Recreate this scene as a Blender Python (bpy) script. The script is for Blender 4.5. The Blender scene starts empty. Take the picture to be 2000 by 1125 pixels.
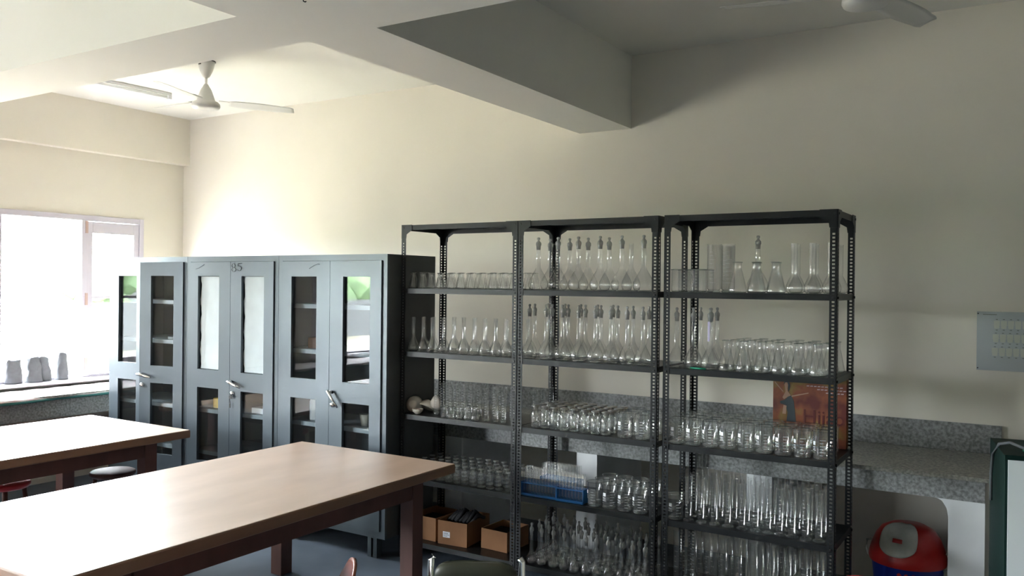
import bpy, math, random
from mathutils import Matrix, Vector
random.seed(7)
S = bpy.context.scene
COL = S.collection
PI = math.pi
R = math.radians

# ------------------------------------------------------------------ camera
cam_d = bpy.data.cameras.new('camera'); cam = bpy.data.objects.new('camera', cam_d); COL.objects.link(cam)
_ya, _pi, _ro = -0.5571, -0.0025, 0.0104
_fw = Vector((math.sin(_ya)*math.cos(_pi), math.cos(_ya)*math.cos(_pi), math.sin(_pi)))
_r = Vector((math.cos(_ya), -math.sin(_ya), 0)); _u = _r.cross(_fw)
_r2 = _r*math.cos(_ro)+_u*math.sin(_ro); _u2 = -_r*math.sin(_ro)+_u*math.cos(_ro)
M = Matrix((_r2, _u2, -_fw)).transposed().to_4x4(); M.translation = Vector((7.4558, -5.6001, 1.7812))
cam.matrix_world = M
cam_d.sensor_width = 36.0; cam_d.lens = 36.0*1661.37/2000.0; cam_d.clip_start = 0.05; cam_d.clip_end = 300
S.camera = cam

# ------------------------------------------------------------------ world, sun, daylight portals, exposure
W = bpy.data.worlds.new('overcast_sky'); S.world = W; W.use_nodes = True
W.node_tree.nodes['Background'].inputs[0].default_value = (0.90, 0.95, 1.0, 1)
W.node_tree.nodes['Background'].inputs[1].default_value = 15.0
sd = bpy.data.lights.new('sun', 'SUN'); sd.energy = 9.0; sd.angle = R(3); sd.color = (1.0, 0.95, 0.86)
sun = bpy.data.objects.new('sun', sd); COL.objects.link(sun)
sun.rotation_euler = Vector((-0.62, -0.25, -0.90)).to_track_quat('-Z', 'Y').to_euler()
WINS = [(-2.42, -0.454, 0.905, 2.39), (-6.2, -4.55, 0.905, 2.39), (-9.4, -7.1, 0.905, 2.39)]   # y0, y1, z0, z1 in the left wall
for (a, b, c, d) in WINS:
    pl = bpy.data.lights.new('daylight_portal', 'AREA'); pl.shape = 'RECTANGLE'; pl.size = b-a; pl.size_y = d-c
    po = bpy.data.objects.new('daylight_portal', pl); COL.objects.link(po)
    pl.cycles.is_portal = True
    po.matrix_world = Matrix(((0, 0, -1, -0.24), (1, 0, 0, (a+b)/2), (0, -1, 0, (c+d)/2), (0, 0, 0, 1)))
S.view_settings.view_transform = 'Standard'
S.view_settings.look = 'None'
S.view_settings.exposure = 2.92
S.view_settings.gamma = 1.0
S.view_settings.use_curve_mapping = False
cy = S.cycles
cy.use_denoising = True
cy.max_bounces = 10; cy.diffuse_bounces = 6; cy.glossy_bounces = 4; cy.transmission_bounces = 6
cy.transparent_max_bounces = 64
cy.caustics_reflective = False; cy.caustics_refractive = False
cy.sample_clamp_indirect = 6.0

# ------------------------------------------------------------------ materials
def srgb(r, g, b):
    f = lambda c: (c/255/12.92) if c/255 <= .04045 else ((c/255+.055)/1.055)**2.4
    return (f(r), f(g), f(b), 1)
def mat(name, col, rough=.6, metal=0., noise=0., nscale=6., bump=0., bscale=40., stretch=None, spec=.5, coat=0., col2=None, detail=4.):
    m = bpy.data.materials.new(name); m.use_nodes = True; nt = m.node_tree; n = nt.nodes; L = nt.links
    b = n['Principled BSDF']
    b.inputs['Base Color'].default_value = col; b.inputs['Roughness'].default_value = rough; b.inputs['Metallic'].default_value = metal
    b.inputs['Specular IOR Level'].default_value = spec; b.inputs['Coat Weight'].default_value = coat; b.inputs['Coat Roughness'].default_value = .42; b.inputs['Coat IOR'].default_value = 2.0
    tc = n.new('ShaderNodeTexCoord'); mp = n.new('ShaderNodeMapping'); L.new(tc.outputs['Object'], mp.inputs[0])
    if stretch: mp.inputs['Scale'].default_value = stretch
    if noise > 0 or col2:
        t = n.new('ShaderNodeTexNoise'); t.inputs['Scale'].default_value = nscale; t.inputs['Detail'].default_value = detail
        L.new(mp.outputs[0], t.inputs['Vector'])
        rp = n.new('ShaderNodeValToRGB'); L.new(t.outputs['Fac'], rp.inputs[0])
        c2 = col2 if col2 else tuple(c*(1-noise) for c in col[:3])+(1,)
        rp.color_ramp.elements[0].position = .35; rp.color_ramp.elements[1].position = .65
        rp.color_ramp.elements[0].color = c2; rp.color_ramp.elements[1].color = col
        L.new(rp.outputs[0], b.inputs['Base Color'])
    if bump > 0:
        t2 = n.new('ShaderNodeTexNoise'); t2.inputs['Scale'].default_value = bscale; L.new(mp.outputs[0], t2.inputs['Vector'])
        bp = n.new('ShaderNodeBump'); bp.inputs['Strength'].default_value = bump; bp.inputs['Distance'].default_value = .01
        L.new(t2.outputs['Fac'], bp.inputs['Height']); L.new(bp.outputs[0], b.inputs['Normal'])
    return m
def glass_mat(name, tint=(.985, .99, .99, 1), milky=.05, rough=.03, boost=1.0, edge=1.0):
    # thin-walled glass: clear transmission, fresnel reflection and a faint milky white mix of diffuse and translucent
    m = bpy.data.materials.new(name); m.use_nodes = True; nt = m.node_tree; n = nt.nodes; L = nt.links
    n.remove(n['Principled BSDF']); out = n['Material Output']
    tr = n.new('ShaderNodeBsdfTransparent'); tr.inputs[0].default_value = tint
    # edges look darker: the path through the wall is longer there
    lf = n.new('ShaderNodeLayerWeight'); lf.inputs[0].default_value = .5
    p3 = n.new('ShaderNodeMath'); p3.operation = 'POWER'; p3.inputs[1].default_value = 4; L.new(lf.outputs['Facing'], p3.inputs[0])
    mc = n.new('ShaderNodeMix'); mc.data_type = 'RGBA'; mc.inputs[6].default_value = tint; mc.inputs[7].default_value = tuple(c*edge for c in tint[:3])+(1,); L.new(p3.outputs[0], mc.inputs[0]); L.new(mc.outputs[2], tr.inputs[0])
    gl = n.new('ShaderNodeBsdfGlossy'); gl.inputs['Roughness'].default_value = rough; gl.inputs[0].default_value = (1, 1, 1, 1)
    df = n.new('ShaderNodeBsdfDiffuse'); df.inputs[0].default_value = (.85, .88, .88, 1)
    tl = n.new('ShaderNodeBsdfTranslucent'); tl.inputs[0].default_value = (.85, .88, .88, 1)
    ad = n.new('ShaderNodeMixShader'); ad.inputs[0].default_value = .5; L.new(df.outputs[0], ad.inputs[1]); L.new(tl.outputs[0], ad.inputs[2])
    mx = n.new('ShaderNodeMixShader'); mx.inputs[0].default_value = milky; L.new(tr.outputs[0], mx.inputs[1]); L.new(ad.outputs[0], mx.inputs[2])
    lw = n.new('ShaderNodeLayerWeight'); lw.inputs[0].default_value = .5      # Schlick's term, the same from both faces
    pw = n.new('ShaderNodeMath'); pw.operation = 'POWER'; pw.inputs[1].default_value = 5; L.new(lw.outputs['Facing'], pw.inputs[0])
    mu = n.new('ShaderNodeMath'); mu.operation = 'MULTIPLY_ADD'; mu.inputs[1].default_value = .95; mu.inputs[2].default_value = .045*boost; mu.use_clamp = True; L.new(pw.outputs[0], mu.inputs[0])
    m2 = n.new('ShaderNodeMixShader'); L.new(mu.outputs[0], m2.inputs[0]); L.new(mx.outputs[0], m2.inputs[1]); L.new(gl.outputs[0], m2.inputs[2])
    L.new(m2.outputs[0], out.inputs[0])
    return m
MT = dict(
    wall=mat('cream_wall_paint', (.775, .735, .65, 1), .75, noise=.05, nscale=1.2, bump=.05, bscale=60),
    ceil=mat('white_ceiling_paint', (.80, .79, .74, 1), .8, noise=.03, nscale=1.5),
    floor=mat('smooth_cement_floor', (.15, .185, .235, 1), .38, noise=.35, nscale=2.2, detail=8),
    granite=mat('grey_granite', (.33, .34, .34, 1), .3, nscale=60, col2=(.15, .155, .15, 1), detail=3, spec=.5),
    granite_t=mat('grey_granite_top', (.36, .35, .31, 1), .22, nscale=70, col2=(.2, .2, .18, 1), detail=3),
    pier=mat('whitewashed_plaster', (.80, .82, .83, 1), .8, noise=.08, nscale=5),
    winwood=mat('pale_painted_window_wood', (.58, .55, .62, 1), .5),
    steelrack=mat('charcoal_painted_steel', (.014, .016, .017, 1), .38, noise=.25, nscale=14, spec=.32),
    steeldark=mat('bolt_steel', (.02, .02, .02, 1), .35, metal=.3),
    almirah=mat('grey_hammered_steel_paint', (.085, .108, .124, 1), .34, metal=.3, noise=.14, nscale=2.5, bump=.04, bscale=160, spec=.6),
    alm_side=mat('grey_cabinet_side_paint', (.075, .08, .08, 1), .45, noise=.12, nscale=3),
    alm_in=mat('cabinet_interior_paint', (.05, .06, .065, 1), .6),
    alm_shelf=mat('cabinet_shelf_steel', (.22, .25, .27, 1), .45),
    chrome=mat('chrome', (.8, .8, .8, 1), .12, metal=1.),
    paper=mat('white_paper', (.88, .89, .90, 1), .8, noise=.10, nscale=7),
    ink=mat('grey_pencil_ink', (.06, .07, .08, 1), .7),
    tabletop=mat('varnished_table_top', (.62, .43, .31, 1), .42, nscale=2.2, col2=(.50, .33, .22, 1), stretch=(2.5, .8, 1), detail=8, spec=1., coat=1.),
    tableedge=mat('worn_table_edge_wood', (.30, .165, .10, 1), .42, noise=.3, nscale=5, stretch=(1, .3, 1)),
    tableleg=mat('dark_red_brown_wood', (.12, .050, .038, 1), .6, noise=.3, nscale=8, stretch=(1, 1, .3)),
    fan=mat('white_fan_enamel', (.62, .62, .60, 1), .35),
    fandark=mat('dark_print', (.03, .03, .03, 1), .6),
    tube=mat('tube_light_plastic', (.82, .83, .86, 1), .4),
    bag=mat('grey_sack_cloth', (.12, .13, .14, 1), .85, noise=.25, nscale=14, bump=.3, bscale=30),
    mat_cloth=mat('white_printed_counter_cover', (.78, .78, .76, 1), .5, nscale=38, col2=(.50, .34, .36, 1), stretch=(1.4, .35, 1), detail=6),
    mat_green=mat('green_cloth_edge', (.03, .16, .15, 1), .6),
    glass=glass_mat('laboratory_glass', milky=.035, boost=1.9, rough=.04, edge=.35),
    glassbase=glass_mat('laboratory_glass_base', tint=(.86, .9, .89, 1), milky=.06, boost=2.4, rough=.06, edge=.5),
    pane=glass_mat('window_glass', tint=(.97, .98, .98, 1), milky=.0, boost=1.0, rough=.005),
    cabpane=glass_mat('cabinet_glass', tint=(.93, .96, .97, 1), milky=.01, boost=.75, rough=.005),
    stopper=glass_mat('stopper_glass', tint=(.62, .58, .52, 1), milky=.5, boost=1.5, rough=.2),
    stopper_b=glass_mat('brown_stopper', tint=(.5, .4, .33, 1), milky=.4, boost=1.2, rough=.25),
    white=mat('white_print', (.85, .86, .9, 1), .6),
    porcelain=mat('cream_porcelain', (.66, .62, .56, 1), .25),
    red_in=mat('dark_red_powder', (.30, .03, .05, 1), .8, noise=.4, nscale=40),
    card=mat('brown_cardboard', (.30, .145, .065, 1), .85, noise=.12, nscale=8),
    card_in=mat('cardboard_inside', (.16, .085, .045, 1), .9),
    black=mat('black_rubbish', (.012, .012, .014, 1), .7),
    blue=mat('blue_plastic', (.01, .14, .42, 1), .35),
    bin_blue=mat('dark_blue_plastic', (.012, .03, .24, 1), .35),
    bin_red=mat('red_plastic', (.42, .015, .012, 1), .35),
    bin_white=mat('dirty_white_plastic', (.50, .50, .45, 1), .5, noise=.25, nscale=12),
    chair_red=mat('red_moulded_plastic', (.50, .03, .035, 1), .35),
    chair_brown=mat('brown_moulded_plastic', (.20, .055, .03, 1), .25),
    olive=mat('dark_olive_vinyl', (.045, .047, .030, 1), .45),
    teal=mat("dark_green_steel", (.002, .018, .014, 1), .6, spec=.2),
    board=mat('white_panel', (.78, .84, .86, 1), .35),
    sheet=mat('grey_laminated_sheet', (.42, .46, .48, 1), .22, spec=.7),
    sheet2=mat('sheet_print_pale', (.50, .53, .46, 1), .4),
    sheetdot=mat('sheet_print_dark', (.14, .16, .13, 1), .6),
    green=mat('bright_green_plastic', (.02, .30, .18, 1), .4),
    yellow=mat('yellow_wrapper', (.60, .40, .05, 1), .5),
    purple=mat('purple_print', (.12, .07, .25, 1), .5),
    skin=mat('printed_skin_tone', (.42, .25, .17, 1), .6),
    figdark=mat('printed_dark_dress', (.045, .06, .07, 1), .6),
    posterlet=mat('printed_red_letters', (.10, .008, .006, 1), .5),
    posterpink=mat('printed_pink_text', (.55, .42, .45, 1), .5),
    tape=mat('lilac_tape', (.55, .5, .72, 1), .6),
    grass=mat('grass', (.15, .14, .10, 1), .9, nscale=.4, col2=(.26, .245, .20, 1)),
    leaf=mat('leaves', (.085, .13, .065, 1), .8, nscale=1.6, col2=(.14, .22, .10, 1)),
    trunk=mat('bark', (.12, .08, .05, 1), .9),
    plaster=mat('far_house_plaster', (.10, .105, .11, 1), .8),
    rust=mat('rusty_pole', (.45, .12, .05, 1), .7),
    roofm=mat('far_roof', (.6, .6, .6, 1), .7),
)
def poster_mat():
    m = bpy.data.materials.new('printed_box_front'); m.use_nodes = True; nt = m.node_tree; n = nt.nodes; L = nt.links
    b = n['Principled BSDF']; b.inputs['Roughness'].default_value = .4
    tc = n.new('ShaderNodeTexCoord'); t = n.new('ShaderNodeTexNoise'); t.inputs['Scale'].default_value = 7; t.inputs['Detail'].default_value = 3
    L.new(tc.outputs['Object'], t.inputs['Vector'])
    r = n.new('ShaderNodeValToRGB'); L.new(t.outputs['Fac'], r.inputs[0]); e = r.color_ramp.elements
    e[0].position = .36; e[0].color = (.12, .016, .012, 1); e[1].position = .5; e[1].color = (.25, .07, .025, 1)
    q = e.new(.60); q.color = (.25, .16, .035, 1); q = e.new(.72); q.color = (.09, .012, .016, 1)
    L.new(r.outputs[0], b.inputs['Base Color']); return m
MT['poster'] = poster_mat()

# ------------------------------------------------------------------ mesh helpers
class MB:
    def __init__(s): s.v = []; s.f = []; s.sm = []
    def add(s, vs, fs, smooth=False, mtx=None):
        o = len(s.v)
        for p in vs:
            p = Vector(p)
            if mtx: p = mtx @ p
            s.v.append(tuple(p))
        for f in fs: s.f.append([i+o for i in f]); s.sm.append(smooth)
        return s
    def box(s, x0, x1, y0, y1, z0, z1, mtx=None):
        vs = [(x0, y0, z0), (x1, y0, z0), (x1, y1, z0), (x0, y1, z0), (x0, y0, z1), (x1, y0, z1), (x1, y1, z1), (x0, y1, z1)]
        return s.add(vs, [(0, 3, 2, 1), (4, 5, 6, 7), (0, 1, 5, 4), (1, 2, 6, 5), (2, 3, 7, 6), (3, 0, 4, 7)], False, mtx)
    def lathe(s, prof, seg=20, mtx=None, smooth=True, sx=1, sy=1):
        vs = []; fs = []
        rings = []
        for (r, z) in prof:
            if r < 1e-5: rings.append([len(vs)]); vs.append((0, 0, z))
            else:
                rings.append(list(range(len(vs), len(vs)+seg)))
                for k in range(seg):
                    a = 2*PI*k/seg; vs.append((r*math.cos(a)*sx, r*math.sin(a)*sy, z))
        for A, B in zip(rings, rings[1:]):
            for k in range(seg):
                k2 = (k+1) % seg
                if len(A) == 1 and len(B) == 1: continue
                if len(A) == 1: fs.append((A[0], B[k2], B[k]))
                elif len(B) == 1: fs.append((A[k], A[k2], B[0]))
                else: fs.append((A[k], A[k2], B[k2], B[k]))
        return s.add(vs, fs, smooth, mtx)
    def cyl(s, x, y, z0, z1, r, seg=16, mtx=None):
        return s.lathe([(0, z0), (r, z0), (r, z1), (0, z1)], seg, (mtx or Matrix()) @ Matrix.Translation((x, y, 0)), False)
    def tube(s, pts, r, seg=8, mtx=None):
        pts = [Vector(p) for p in pts]; vs = []; fs = []
        for i, p in enumerate(pts):
            t = (pts[min(i+1, len(pts)-1)]-pts[max(i-1, 0)]).normalized()
            a = Vector((0, 0, 1)) if abs(t.z) < .9 else Vector((1, 0, 0))
            u = t.cross(a).normalized(); w = t.cross(u)
            rr = r[i] if isinstance(r, (list, tuple)) else r
            for k in range(seg):
                q = 2*PI*k/seg; vs.append(tuple(p+u*math.cos(q)*rr+w*math.sin(q)*rr))
        for i in range(len(pts)-1):
            for k in range(seg):
                k2 = (k+1) % seg; fs.append((i*seg+k, i*seg+k2, (i+1)*seg+k2, (i+1)*seg+k))
        fs.append(tuple(range(seg))[::-1]); fs.append(tuple(range((len(pts)-1)*seg, len(pts)*seg)))
        return s.add(vs, fs, True, mtx)
    def prism(s, poly, h0, h1, mtx=None):       # polygon in xy, extruded along z
        n = len(poly); vs = [(x, y, h0) for x, y in poly]+[(x, y, h1) for x, y in poly]
        fs = [tuple(range(n))[::-1], tuple(range(n, 2*n))]+[(i, (i+1) % n, n+(i+1) % n, n+i) for i in range(n)]
        return s.add(vs, fs, False, mtx)
    def grid(s, fn, nu, nv, closed_u=False, smooth=True, mtx=None):
        vs = [fn(i/nu if closed_u else i/(nu-1), j/(nv-1)) for j in range(nv) for i in range(nu)]; fs = []
        for j in range(nv-1):
            for i in range(nu if closed_u else nu-1):
                i2 = (i+1) % nu; fs.append((j*nu+i, j*nu+i2, (j+1)*nu+i2, (j+1)*nu+i))
        return s.add(vs, fs, smooth, mtx)
    def build(s, name, m, parent=None, bevel=0, loc=None, solid=0):
        me = bpy.data.meshes.new(name); me.from_pydata(s.v, [], s.f); me.validate()
        if len(me.polygons) == len(s.sm): me.polygons.foreach_set('use_smooth', s.sm)
        me.materials.append(MT[m] if isinstance(m, str) else m); me.update()
        o = bpy.data.objects.new(name, me); COL.objects.link(o)
        if parent: o.parent = parent
        if loc: o.location = loc
        if solid:
            md = o.modifiers.new('thickness', 'SOLIDIFY'); md.thickness = solid; md.offset = 0
        if bevel:
            md = o.modifiers.new('bevel', 'BEVEL'); md.width = bevel; md.segments = 3; md.limit_method = 'ANGLE'
        return o
def tag(o, label=None, cat=None, group=None, kind=None):
    if label: o['label'] = label
    if cat: o['category'] = cat
    if group: o['group'] = group
    if kind: o['kind'] = kind
    return o
def empty(name, loc=(0, 0, 0), rz=0, rx=0, ry=0):
    o = bpy.data.objects.new(name, None); COL.objects.link(o); o.location = loc; o.rotation_euler = (rx, ry, rz); o.empty_display_size = .1
    return o
def thing(name, label, cat, loc=(0, 0, 0), rz=0, group=None, rx=0, ry=0): return tag(empty(name, loc, rz, rx, ry), label, cat, group)
def part(name, m, parent, *boxes, bevel=0):
    b = MB()
    for q in boxes: b.box(*q)
    return b.build(name, m, parent, bevel)
KIDS = {}
def copy_tree(o, parent=None):
    c = o.copy(); COL.objects.link(c)
    if parent: c.parent = parent
    for ch in (KIDS.get(o.name) or [k for k in o.children]):
        copy_tree(ch, c)
    return c
def struct(name, m, *boxes, bevel=0):
    o = part(name, m, None, *boxes, bevel=bevel); o['kind'] = 'structure'; return o
def rot(ax, a): return Matrix.Rotation(a, 4, ax)
T = Matrix.Translation

# ------------------------------------------------------------------ the room
XR, YF, ZC = 12.5, -12.0, 3.431
struct('floor', 'floor', (-.25, XR+.2, YF-.2, .25, -.15, 0))
struct('ceiling', 'ceil', (-.25, XR+.2, YF-.2, .25, ZC, ZC+.25))
struct('wall_back', 'wall', (-.25, XR+.2, 0, .25, 0, ZC))
struct('wall_right', 'wall', (XR, XR+.2, YF, 0, 0, ZC))
struct('wall_front', 'wall', (-.25, XR+.2, YF-.2, YF, 0, ZC))
wb = [(-.25, 0, WINS[0][1], 0, 0, ZC)]
for i, (a, b, c, d) in enumerate(WINS):
    wb += [(-.25, 0, a, b, 0, c-.03), (-.25, 0, a, b, d, ZC)]
    nxt = WINS[i+1][1] if i+1 < len(WINS) else YF
    wb.append((-.25, 0, nxt, a, 0, ZC))
struct('wall_left', 'wall', *wb)
struct('trim_1', 'ceil', (4.542, 4.956, YF, 0, 2.912, ZC))                   # main beam, runs towards the camera
struct('trim_2', 'ceil', (0, 4.542, -3.158, -2.738, 2.912, ZC), (4.956, XR, -3.158, -2.738, 2.912, ZC))
struct('trim_3', 'ceil', (0, 4.542, -6.6, -6.18, 2.912, ZC), (4.956, XR, -6.6, -6.18, 2.912, ZC))
struct('trim_4', 'wall', (0, .097, -2.738, 0, 2.969, ZC), (0, .097, -6.18, -3.158, 2.969, ZC), (0, .097, YF, -6.6, 2.969, ZC))   # lintel band

# windows
def make_window(n, y0, y1, z0, z1):
    w = empty('window_%d' % n, (0, 0, 0)); w['kind'] = 'structure'
    X0, X1 = -.07, 0.012
    cas = .53 if y1 > -1 else .36
    fr = part('window_frame', 'winwood', w, (X0, X1, y1-.045, y1, z0, z1), (X0, X1, y0, y0+.045, z0, z1), (X0, X1, y0+.045, y1-.045, z1-.05, z1),
         (X0, X1, y0+.045, y1-.045, z0, z0+.02), (X0, X1, y1-cas-.10, y1-cas-.045, z0+.02, z1-.05), (X0, X1, y0+cas+.045, y0+cas+.10, z0+.02, z1-.05), bevel=.004)
    # fixed pane
    for (a, b) in ((y0+cas+.10, y1-cas-.10),):
        part('pane', 'pane', w, (-.032, -.028, a, b, z0+.02, z1-.05))
    # casements
    for (a, b) in ((y1-cas-.045, y1-.045), (y0+.045, y0+cas+.045)):
        c = part('casement', 'winwood', w, (-.05, .0, a, a+.055, z0+.03, z1-.055), (-.05, .0, b-.055, b, z0+.03, z1-.055), (-.05, .0, a+.055, b-.055, z1-.16, z1-.055),
                 (-.05, .0, a+.055, b-.055, z0+.03, z0+.155), (-.045, -.008, a+.055, b-.055, 1.625, 1.65), bevel=.003)
        part('pane', 'pane', c, (-.032, -.028, a+.05, b-.05, z0+.15, z1-.155))
        hx = a-.012 if b > (y0+y1)/2 else b+.012
        for hz in (z1-.11, 1.62, z0+.12):
            part('hinge', 'rustw', c, (.012, .02, hx-.012, hx+.012, hz-.055, hz+.055))
    part('window_sill', 'winwood', w, (-.2, .13, y0-.04, y1+.04, z0-.03, z0), bevel=.006)
    return w
MT['rustw'] = mat('rusty_painted_hinge', (.50, .36, .32, 1), .6)
for i, q in enumerate(WINS): make_window(i+1, *q)

# outside, seen through the windows and mirrored in the cabinet glass
struct('ground', 'grass', (-60, -.25, -45, 30, -.4, -.3))
w = tag(part('compound_wall', 'plaster', None, (-16.2, -16, -40, 25, -.3, 1.15)), 'low pale boundary wall outside beyond the lawn', 'wall')
hs = thing('far_house', 'pale low house outside beyond the boundary wall', 'house', (-34, -18, -.3))
part('wall', 'plaster', hs, (-3, 3, -7, 7, 0, 2.6)); part('roof', 'roofm', hs, (-3.4, 3.4, -7.4, 7.4, 2.6, 2.8))
part('window', 'black', hs, (3.0, 3.03, -5, -3.5, .9, 2)); part('window', 'black', hs, (3.0, 3.03, 1, 2.5, .9, 2))
pb = MB(); pb.cyl(-10, -15.5, -.3, 3.6, .06, 10); tag(pb.build('pole', 'rust', None), 'thin rusty pole standing on the lawn outside', 'pole')
def tree(x, y, h, r, label, seed):
    h *= .55
    rnd = random.Random(seed)
    t = thing('broadleaf_tree', label, 'tree', (x, y, -.3), 0, 'trees beyond the boundary wall')
    b = MB(); b.tube([(0, 0, 0), (.1, 0, h*.3), (0, .1, h*.6)], [.2, .16, .08]); b.build('trunk', 'trunk', t)
    c = MB()
    for k in range(60):
        a = rnd.uniform(0, 2*PI); e = rnd.uniform(-.8, 1); rr = r*rnd.uniform(.2, .75)
        cx, cy_, cz = rr*math.cos(a), rr*math.sin(a), h*.42+e*h*.36
        q = r*rnd.uniform(.20, .30)
        c.lathe([(0, -q), (q*.6, -q*.75), (q, -.1*q), (q*.85, q*.5), (q*.4, q*.9), (0, q)], 9, T((cx, cy_, cz)) @ rot('X', rnd.uniform(0, 3)), False)
    c.build('crown', 'leaf', t)
for i, (x, y, h, r) in enumerate([(-20, -1, 6, 3.4), (-22, 6, 7, 3.6), (-19, -8, 5.5, 3.2), (-21, -13, 7, 3.5), (-20, -20, 6, 3.4), (-22, -27, 7.5, 4.2), (-20, 13, 6.5, 3.0), (-19, -34, 6, 3.8)]):
    tree(x, y, h, r, ['small broad tree outside opposite the far window', 'larger tree outside right of the small broad tree', 'low tree outside between the windows', 'tall tree outside beside the pale house', 'rounded tree outside in front of the house', 'tallest tree outside past the house', 'farthest tree outside towards the room corner', 'last tree outside past the tallest one'][i], i)

# ------------------------------------------------------------------ granite counters
ct = thing('granite_counter', 'long grey granite counter on white piers along the back wall', 'counter', (0, 0, 0))
part('countertop', 'granite_t', ct, (.003, 7.27, -.77, -.003, .826, .848), bevel=.003)
part('backsplash', 'granite', ct, (.003, 7.27, -.022, -.003, .848, 1.011), bevel=.002)
part('apron', 'granite', ct, (.60, 7.225, -.735, -.715, .716, .826))
for x in (1.72, 2.80, 3.87, 4.918, 6.02, 7.06):
    part('pier', 'pier', ct, (x, x+(.165 if x > 7 else .145), -.714, -.003, 0, .826))
# rounded plaster bracket in the last bay
bk = MB(); pts = [(7.06, .826), (6.9, .826), (6.9, .71)]+[(7.06-.06*(1-math.sin(a))-.0, .71-.06*(1-math.cos(a))) for a in [R(q) for q in range(0, 91, 15)]]
bk.prism([(x, z) for x, z in [(6.16, .826), (7.06, .826), (7.06, .62), (7.053, .66), (7.03, .70), (6.99, .716), (6.16, .716)]], 0, .03, Matrix(((1, 0, 0, 0), (0, 0, 1, -.712), (0, 1, 0, 0), (0, 0, 0, 1))))
bk.build('arch_edge', 'pier', ct)
lc = thing('granite_counter', 'grey granite counter under the bright window along the left wall', 'counter', (0, 0, 0))
part('countertop', 'granite_t', lc, (.003, .62, -9.0, -.775, .826, .848), bevel=.003)
part('apron', 'granite', lc, (.565, .585, -9.0, -.775, .66, .826))
for y in (-2.3, -3.9, -5.5, -7.1, -8.8): part('pier', 'pier', lc, (.003, .56, y-.07, y+.07, 0, .826))
# printed cover draped on the left counter
def cov(u, v):
    y = -.80-5.2*u
    x = .135+v*.50
    z = .852
    ex = .022*math.sin(y*5.1)+.012*math.sin(y*13+1)
    if v > .9: z = .852-(v-.9)*.22
    return (x+(ex if v > .3 else 0), y, z+.002*math.sin(y*31+v*9))
cb = MB(); cb.grid(cov, 90, 11); c = cb.build('counter_cover', 'mat_cloth', None, solid=.003)
tag(c, 'white red-flecked printed cover spread on the counter under the window', 'cover')
def cov2(u, v):
    y = -.80-5.2*u; ex = .022*math.sin(y*5.1)+.012*math.sin(y*13+1)
    return (.637+ex, y, .829-.02*v)
g2 = MB(); g2.grid(cov2, 90, 3); g2.build('green_edge', 'mat_green', c, solid=.003)

# four sacks on the sill
def sack(y, wd, h, lean, label, seed, x=.045):
    rnd = random.Random(seed); ph = [rnd.uniform(0, 6) for _ in range(6)]
    def fn(u, v):
        a = 2*PI*u; ca, sa = math.cos(a), math.sin(a)
        e = .72
        ex = math.copysign(abs(ca)**e, ca); ey = math.copysign(abs(sa)**e, sa)
        s = 1.0+.10*(1-v)**2 - .16*v
        if v > .93: s *= 1-(v-.93)*1.2
        th = .055*(1-.45*v)
        wr = 1+.05*math.sin(a*3+ph[0]+v*9)+.04*math.sin(a*5+ph[1]-v*15)*(.3+v)
        z = h*v*(1+.03*math.sin(a*2+ph[2]))+.0
        return (th*ex*wr, wd/2*s*ey*wr+lean*v*v, z)
    b = MB(); b.grid(fn, 26, 16, True)
    n = 26; b.f.append(list(range(n))[::-1]); b.sm.append(False)
    b.f.append([15*n+k for k in range(n)]); b.sm.append(True)
    # folded mouth of the sack
    o = b.build('cloth_sack', 'bag', None, loc=(x, y, .906))
    tag(o, label, 'sack', 'filled cloth sacks on the window sill')
sack(-1.70, .125, .20, .0, 'small grey filled cloth sack on the window sill, leftmost of four', 1)
sack(-1.535, .125, .215, -.01, 'grey rounded cloth sack on the sill leaning against its narrow neighbour', 2, .055)
sack(-1.43, .105, .21, -.02, 'narrow grey cloth sack on the sill, tucked behind the rounded one', 3, .03)
sack(-1.285, .10, .235, 0, 'tall straight grey cloth sack standing apart, rightmost on the sill', 4)

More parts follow.
